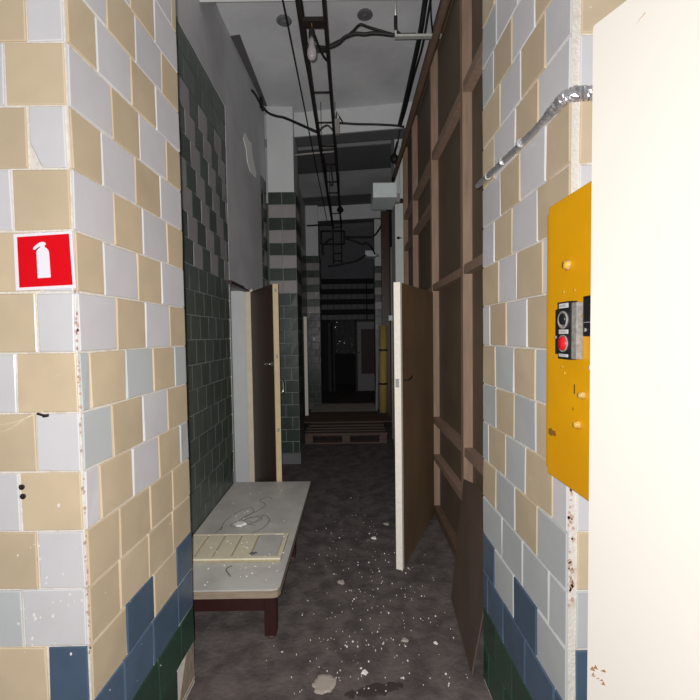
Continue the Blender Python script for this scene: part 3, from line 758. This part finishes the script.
def cable(name, label, pts, r, m='black', group=None, cat='cable', sub=6):
    mb = MB(); mb.tube(pts, r, m, 8, sub=sub); return tag(mb.build(name), label, cat, group)
cable('thin_wire', 'thin straight wire running along the corridor left of the tray', [(-.358, 2.0, 3.36), (-.352, 3.3, 3.345), (-.355, 4.6, 3.355), (-.35, 5.6, 3.345), (-.35, 7.2, 3.36)], .005)
cable('wall_cable', 'black cable drooping from the left wall over the pillar to the tray', [(-.918, 3.95, 3.79), (-.905, 4.02, 3.815), (-.893, 4.16, 3.83), (-.872, 4.28, 3.82), (-.815, 4.30, 3.765), (-.73, 4.29, 3.725), (-.64, 4.27, 3.695), (-.47, 4.15, 3.565), (-.30, 3.95, 3.395), (-.26, 3.92, 3.37)], .013)
mb = MB(); mb.box((-.893, 4.24, 3.80), (-.862, 4.29, 3.90), 'iron', .006); mb.tube([(-.878, 4.265, 3.80), (-.868, 4.29, 3.78)], .012, 'black', 8)
tag(mb.build('junction_box'), 'small dark junction box where the left wall meets the pillar', 'junction box')
cable('tray_crossing_cable', 'black cable looping across the tray in front of the beam', [(-.268, 3.92, 3.37), (-.22, 3.9, 3.41), (-.17, 3.9, 3.42), (-.118, 3.92, 3.37)], .008)
cable('cross_cable', 'black cable running level from the tray junction to the right pillar', [(-.118, 3.95, 3.38), (-.085, 3.95, 3.46), (-.031, 3.95, 3.468), (.1, 3.95, 3.458), (.3, 3.95, 3.452), (.489, 3.96, 3.444), (.56, 3.98, 3.44)], .010)
t = thing('junction_box', 'junction box on the tray with a triangular wire bracket', 'junction box', (-.1, 3.95, 3.4))
mb = MB(); mb.box((-.115, 3.92, 3.36), (-.065, 3.97, 3.50), 'grey_metal', .006); mb.build('body', t)
mb = MB(); mb.tube([(-.10, 3.95, 3.49), (-.09, 3.95, 3.575), (-.06, 3.95, 3.52), (-.03, 3.95, 3.47)], .007, 'iron', 6, spline=False); mb.build('wire_bracket', t)
# near crossing cables
cable('ceiling_cable', 'black cable rising from the tray to the ceiling rosette and down to the bracket', [(-.118, 2.75, 3.35), (-.06, 2.75, 3.378), (.0, 2.76, 3.413), (.05, 2.77, 3.46), (.101, 2.78, 3.512), (.16, 2.77, 3.487), (.25, 2.76, 3.452), (.34, 2.75, 3.418)], .008)
cable('ceiling_cable', 'thick black cable sagging level from the bulb to the galvanised bracket', [(-.255, 2.72, 3.335), (-.20, 2.72, 3.33), (-.118, 2.75, 3.345), (-.05, 2.75, 3.37), (.0, 2.75, 3.41), (.067, 2.75, 3.432), (.13, 2.75, 3.428), (.2, 2.75, 3.434), (.339, 2.75, 3.42), (.47, 2.75, 3.42)], .011)
cable('drop_cable', 'short black cable dropping from the bulb to the right rail', [(-.19, 2.515, 3.262), (-.165, 2.62, 3.25), (-.14, 2.75, 3.28), (-.118, 2.85, 3.32)], .008)
mb = MB(); mb.box((.33, 2.735, 3.400), (.64, 2.765, 3.416), 'light_metal', .002); mb.box((.33, 2.735, 3.416), (.342, 2.765, 3.44), 'light_metal')
tag(mb.build('metal_bracket'), 'galvanised metal bracket bar joining the partition head', 'bracket')
mb = MB(); mb.tube([(.338, 2.75, 3.90), (.337, 2.75, 3.52)], .006, 'light_metal', 6, spline=False); mb.tube([(.337, 2.75, 3.54), (.338, 2.75, 3.46), (.352, 2.75, 3.435), (.375, 2.75, 3.415)], .011, 'black', 8)
tag(mb.build('hanger_rod'), 'thin hanger rod with a black sleeve holding the galvanised bracket', 'rod')
rc = [(.585, 2.0, 3.86), (.585, 2.98, 3.83), (.575, 3.05, 3.60), (.56, 3.2, 3.56), (.56, 3.6, 3.58), (.56, 4.0, 3.56), (.55, 4.35, 3.54), (.535, 4.66, 3.50)]
cable('cable_bundle', 'thick dark cable bundle running along the ceiling edge by the partition', [(.585, 2.4, 3.83), (.582, 2.8, 3.83), (.58, 2.98, 3.82), (.578, 3.19, 3.735), (.58, 3.7, 3.715), (.578, 4.17, 3.70), (.57, 4.40, 3.675)], .020, sub=5)
cable('side_cable', 'black cable strapped beside the thick bundle by the partition', [(.60, 2.4, 3.87), (.615, 3.0, 3.80), (.61, 3.25, 3.70), (.612, 3.7, 3.735), (.61, 4.2, 3.72), (.58, 4.42, 3.64), (.562, 4.5, 3.52)], .009, sub=5)
cable('drop_cable', 'black wire hanging straight down from the ceiling to the metal bracket', [(.598, 2.87, 3.90), (.60, 2.88, 3.65), (.60, 2.80, 3.42)], .006)
mb = MB(); blob_pts = []
mb.lathe([(0, -.05), (.03, -.045), (.045, -.01), (.04, .03), (.02, .05), (0, .052)], (.545, 4.68, 3.44), 'black', 'z', 10)
mb.tube([(.56, 4.5, 3.54), (.55, 4.6, 3.50), (.545, 4.68, 3.46)], .014, 'black', 8); mb.tube([(.545, 4.68, 3.42), (.57, 4.70, 3.36), (.55, 4.71, 3.30)], .012, 'black', 8)
tag(mb.build('cable_knot'), 'black knot of cables bunched on the right pillar head', 'cable knot')
cable('pillar_cable', 'pale cable running down the white right pillar to the box', [(.60, 4.735, 3.60), (.605, 4.735, 3.4), (.60, 4.735, 3.2), (.61, 4.735, 3.06)], .012, 'white_paint')
for i, (x, y, lb) in enumerate(((-.476, 3.241, 'round grey ceiling rosette left of the cable tray'), (.156, 3.192, 'round grey ceiling rosette right of the cable tray'))):
    mb = MB(); mb.lathe([(.0, 0), (.055, 0), (.06, -.008), (.045, -.018), (.03, -.010), (.018, -.012), (.012, -.022), (0, -.022)], (x, y, CEIL), 'ceil_dark' if i == 0 else 'smear', 'z', 20)
    tag(mb.build('ceiling_rosette'), lb, 'ceiling rosette', 'ceiling rosettes')
# white boxes high on the right
def wbox(y0, x0, x1, z0, z1, dpt, label):
    t = thing('wall_box', label, 'box', ((x0+x1)/2, y0, z0), 'white boxes high on the right')
    mb = MB(); mb.box((x0, y0, z0), (x1, y0+dpt, z1), 'box_white', .008); mb.build('case', t)
    mb = MB(); mb.box((x0+.012, y0-.004, z0+.012), (x1-.012, y0, z1-.012), 'box_white', .003); mb.build('cover', t)
    mb = MB(); mb.box((x1-.0, y0+dpt*.55, z0+.03), (x1+.06, y0+dpt*.75, z1-.03), 'grey_metal'); mb.build('wall_bracket', t)
wbox(4.30, .272, .527, 2.876, 3.03, .43, 'white enamel box mounted high on the nearer right pillar')
wbox(7.45, .314, .52, 2.866, 2.975, .3, 'white box mounted high on the farther right pillar')
mb = MB(); mb.lathe([(0,0),(.016,0),(.016,-.008),(0,-.008)], (.592, 4.75, 2.554), 'iron', 'y', 10); mb.box((.57, 4.742, 2.548), (.63, 4.75, 2.560), 'iron')
tag(mb.build('wall_hook'), 'small dark hook on the white right pillar', 'hook')
# second lamp and far cluster of cables
mb = MB(); mb.lathe([(0, 3.62), (.014, 3.61), (.05, 3.56), (.055, 3.53), (.03, 3.50), (0, 3.49)], (-.118, 6.55, -.10), 'black', 'z', 14); mb.tube([(-.118, 6.55, 3.51), (-.118, 6.55, 3.37)], .005, 'black', 6)
tag(mb.build('pendant_lamp'), 'small black lamp hanging from the tray far down the corridor', 'lamp')
t = thing('cable_hanger', 'black rectangular steel hanger below the far end of the tray', 'cable hanger', (-.27, 7.2, 3.1))
for a, b in (((-.475, 7.2, 3.276), (-.067, 7.2, 3.270)), ((-.067, 7.2, 3.27), (-.07, 7.2, 3.042)), ((-.07, 7.2, 3.042), (-.479, 7.2, 3.047)), ((-.479, 7.2, 3.047), (-.475, 7.2, 3.276))):
    mb = MB(); mb.tube([a, b], .014, 'iron', 6, spline=False); mb.build('bar', t)
for i, (x) in enumerate((-.265, -.118)):
    mb = MB(); mb.tube([(x, 7.2, 3.34), (x, 7.2, 2.70)], .010, 'iron', 6, spline=False); mb.build('drop_rod', t)
for z in (2.75, 2.88): 
    mb = MB(); mb.tube([(-.265, 7.2, z), (-.118, 7.2, z)], .008, 'iron', 6, spline=False); mb.build('rung', t)
G = 'tangled cables at the end of the tray'
cable('far_cable', 'black cable level from the far left pillar to the tray', [(-.722, 7.3, 3.40), (-.70, 7.25, 3.385), (-.5, 7.2, 3.38), (-.243, 7.2, 3.378)], .014, group=G)
cable('far_cable', 'black cable from the hanging frame up to the far right pillar', [(-.07, 7.2, 3.17), (.15, 7.2, 3.16), (.36, 7.2, 3.16), (.465, 7.2, 3.18), (.55, 7.2, 3.28), (.62, 7.2, 3.40)], .016, group=G)
cable('far_cable', 'black cable sagging from the frame towards the farther white box', [(-.07, 7.2, 3.15), (.1, 7.2, 3.10), (.25, 7.2, 3.04), (.321, 7.2, 3.06), (.42, 7.25, 2.98), (.49, 7.4, 2.90)], .016, group=G)
cable('far_cable', 'lowest black cable drooping across in front of the end wall', [(-.361, 7.2, 2.657), (-.2, 7.2, 2.675), (-.075, 7.2, 2.70), (.1, 7.2, 2.73), (.2, 7.2, 2.77), (.283, 7.2, 2.825), (.33, 7.45, 2.88)], .014, group=G)
cable('far_cable', 'black cable curling down left of the hanging frame', [(-.25, 7.2, 3.15), (-.34, 7.2, 3.12), (-.43, 7.2, 3.04), (-.46, 7.2, 2.95), (-.447, 7.2, 2.853)], .016, group=G)

# ------------------------------------------------------------------ far part of the corridor
t = thing('pallet', 'wooden slatted pallet lying across the corridor floor', 'pallet', (-.06, 5.6, 0))
X0, X1 = -.595, .475
for i, y in enumerate((5.20, 5.345, 5.51, 5.68, 5.85, 6.02)):
    mb = MB(); mb.box((X0+random.uniform(-.01,.01), y, .122), (X1+random.uniform(-.01,.01), y+(.10 if i < 3 else .13), .145), 'pallet', .002); mb.build('slat', t)
for x in (X0, (X0+X1)/2-.05, X1-.1):
    for y in (5.21, 5.62, 6.02):
        mb = MB(); mb.box((x, y, .016), (x+.1, y+.12, .1), 'pallet', .003); mb.build('block', t)
    mb = MB(); mb.box((x, 5.2, .1), (x+.1, 6.15, .122), 'pallet'); mb.build('stringer', t)
for y in (5.21, 5.62, 6.02):
    mb = MB(); mb.box((X0, y+.01, .0), (X1, y+.11, .016), 'plyw'); mb.build('bottom_board', t)
mb = MB(); mb.box((-.73, 5.83, .147), (.61, 6.60, .160), 'plyw', .002); tag(mb.build('plywood_sheet'), 'dark sheet of plywood lying on the back of the pallet', 'board')
mb = MB(); mb.box((-.66, 6.61, .0), (.44, 7.40, .158), 'greyboard', .004); tag(mb.build('platform_step'), 'pale weathered step behind the plywood sheet', 'step')
# far left leaf
t, h, d, nn, W, slab = leaf('door_leaf', 'narrow white door standing open on the left beyond the tiled pillar', (-.742, 6.95), (-.662, 6.30), .164, 1.72, 0, .04, None, None, 1)
slab(0, W, -.0, .05, 'door_white').build('panel', t)
mb = MB(); q = h+d*(W-.05)+nn*.05; mb.tube([q+Vector((0,0,1.0)), q+nn*.03+Vector((0,0,1.0)), q+nn*.03-d*.08+Vector((0,0,1.0))], .008, 'steel'); mb.build('handle', t)
# right far: yellow roll, white board, brown post, pipe
t = thing('foam_roll', 'tall yellow foam roll tied with two black straps leaning on the right', 'roll', (.535, 6.5, .16))
mb = MB(); a = Vector((.535, 6.5, .162)); b = Vector((.553, 6.5, 1.565))
mb.tube([a, a.lerp(b, .5), b], .066, 'roll', 18, spline=False); mb.build('foam', t)
for f in (.33, .72):
    mb = MB(); c = a.lerp(b, f); mb.tube([c+Vector((0,0,-.012)), c+Vector((0,0,.018))], .069, 'black', 18, spline=False); mb.build('strap', t)
mb = MB(); mb.prism([(.445, 7.06, .0), (.48, 7.06, .0), (.53, 7.2, 1.5), (.49, 7.2, 1.5)], (.02, .25, 0), 'far_white')
tag(mb.build('white_board'), 'narrow pale board leaning behind the yellow foam roll', 'board')
mb = MB(); mb.box((.555, 6.75, 0), (.69, 6.83, 3.48), 'door_dark', .004)
tag(mb.build('wooden_post'), 'tall dark brown wooden post beyond the white right pillar', 'post')
mb = MB(); mb.tube([(.580, 5.42, 0), (.580, 5.42, 2.59)], .018, 'grey_metal', 10, spline=False)
tag(mb.build('pipe'), 'slim grey pipe standing upright behind the white right pillar', 'pipe')
mb = MB(); mb.box((.53, 5.38, 1.61), (.59, 5.42, 1.68), 'box_white', .006); tag(mb.build('switch'), 'small white switch box on the slim grey pipe', 'switch')
mb = MB(); mb.box((-.70, 7.685, 1.32), (-.65, 7.705, 1.40), 'box_white', .006); tag(mb.build('glint_block'), 'small white block standing in for a glint on the farther left pillar', 'switch')  # white block added in place of a small glint on the tiles
# end wall door
w = MB()
for a, b in (((-.53, EY-.03, 0), (-.47, EY+.02, 1.80)), ((-.41, EY-.03, 0), (-.37, EY+.02, 1.80)), ((.15, EY-.03, 0), (.19, EY+.02, 1.80)), ((-.53, EY-.03, 1.755), (.19, EY+.02, 1.80))): w.box(a, b, 'kgrout', .003)
struct(w, 'door_2')
t = thing('door_leaf', 'grey white door with a red-brown panel against the end wall', 'door', (.42, 10.03, 0))
mb = MB(); mb.box((.20, 10.0, .02), (.66, 10.04, 1.745), 'far_white', .004); mb.build('panel', t)
mb = MB(); mb.box((.293, 9.985, .45), (.655, 10.0, 1.565), 'far_red', .004); p_ = mb.build('inset_panel', t); p_['label'] = 'red-brown inset panel'
mb = MB(); mb.lathe([(0,0),(.02,0),(.02,-.03),(0,-.035)], (.235, 10.0, .98), 'iron', 'y', 10); mb.build('knob', t)
mb = MB(); mb.tube([(.45, 10.081, 1.80), (.45, 10.081, 2.82)], .014, 'iron', 8, spline=False); tag(mb.build('conduit'), 'thin dark conduit running up the striped end wall', 'conduit')
# crumpled plastic film in the doorway
mb = MB(); random.seed(8)
nx, nz = 20, 26; vs = []
for k in range(nz+1):
    for i in range(nx+1):
        vs.append((-.36+.5*i/nx, 10.20+random.uniform(-.022, .022), .95+.85*k/nz))
fs = [[a, a+1, a+nx+2, a+nx+1] for k in range(nz) for a in range(k*(nx+1), k*(nx+1)+nx)]
mb.add(vs, fs, 'film')
tag(mb.build('plastic_film'), 'crumpled shiny plastic film hanging in the end doorway', 'plastic film')

# ------------------------------------------------------------------ camera and light
cam = bpy.data.cameras.new('camera'); co = bpy.data.objects.new('camera', cam); C.objects.link(co)
f_, p_, r_, y_ = 401.332, .0382, -.014, .0014
F = Vector((math.sin(y_)*math.cos(p_), math.cos(y_)*math.cos(p_), -math.sin(p_)))
rt = Vector((math.cos(y_), -math.sin(y_), 0)); up = rt.cross(F)
RT = math.cos(r_)*rt+math.sin(r_)*up; UP = -math.sin(r_)*rt+math.cos(r_)*up
co.matrix_world = Matrix(((RT.x, UP.x, -F.x, 0), (RT.y, UP.y, -F.y, 0), (RT.z, UP.z, -F.z, H), (0, 0, 0, 1)))
cam.sensor_fit = 'HORIZONTAL'; cam.sensor_width = 36; cam.lens = 36*f_/700; cam.clip_start = .02; cam.clip_end = 60
bpy.context.scene.camera = co

def lamp(name, kind, loc, energy, size, col=(1, 1, 1), rot=None):
    l = bpy.data.lights.new(name, kind); l.energy = energy; l.color = col
    if kind == 'AREA': l.shape = 'SQUARE'; l.size = size
    else: l.shadow_soft_size = size
    o = bpy.data.objects.new(name, l); C.objects.link(o); o.location = loc
    if rot: o.rotation_euler = rot
    return o
fl = lamp('phone_flash', 'POINT', (-.02, -.02, H+.015), 330, .008, (1, .99, .985))
fl.data.use_nodes = True
ln = fl.data.node_tree; fo_ = ln.nodes.new('ShaderNodeLightFalloff'); fo_.inputs['Strength'].default_value = 1.0; fo_.inputs['Smooth'].default_value = 5.0
ln.links.new(fo_.outputs['Quadratic'], ln.nodes['Emission'].inputs['Strength'])
wd = bpy.data.worlds.new('world'); bpy.context.scene.world = wd; wd.use_nodes = True
bg = wd.node_tree.nodes['Background']; bg.inputs['Color'].default_value = (.8, .85, .9, 1); bg.inputs['Strength'].default_value = .02
vs_ = bpy.context.scene.view_settings
vs_.view_transform = 'Standard'; vs_.look = 'None'; vs_.gamma = 1; vs_.exposure = 0; vs_.use_curve_mapping = False
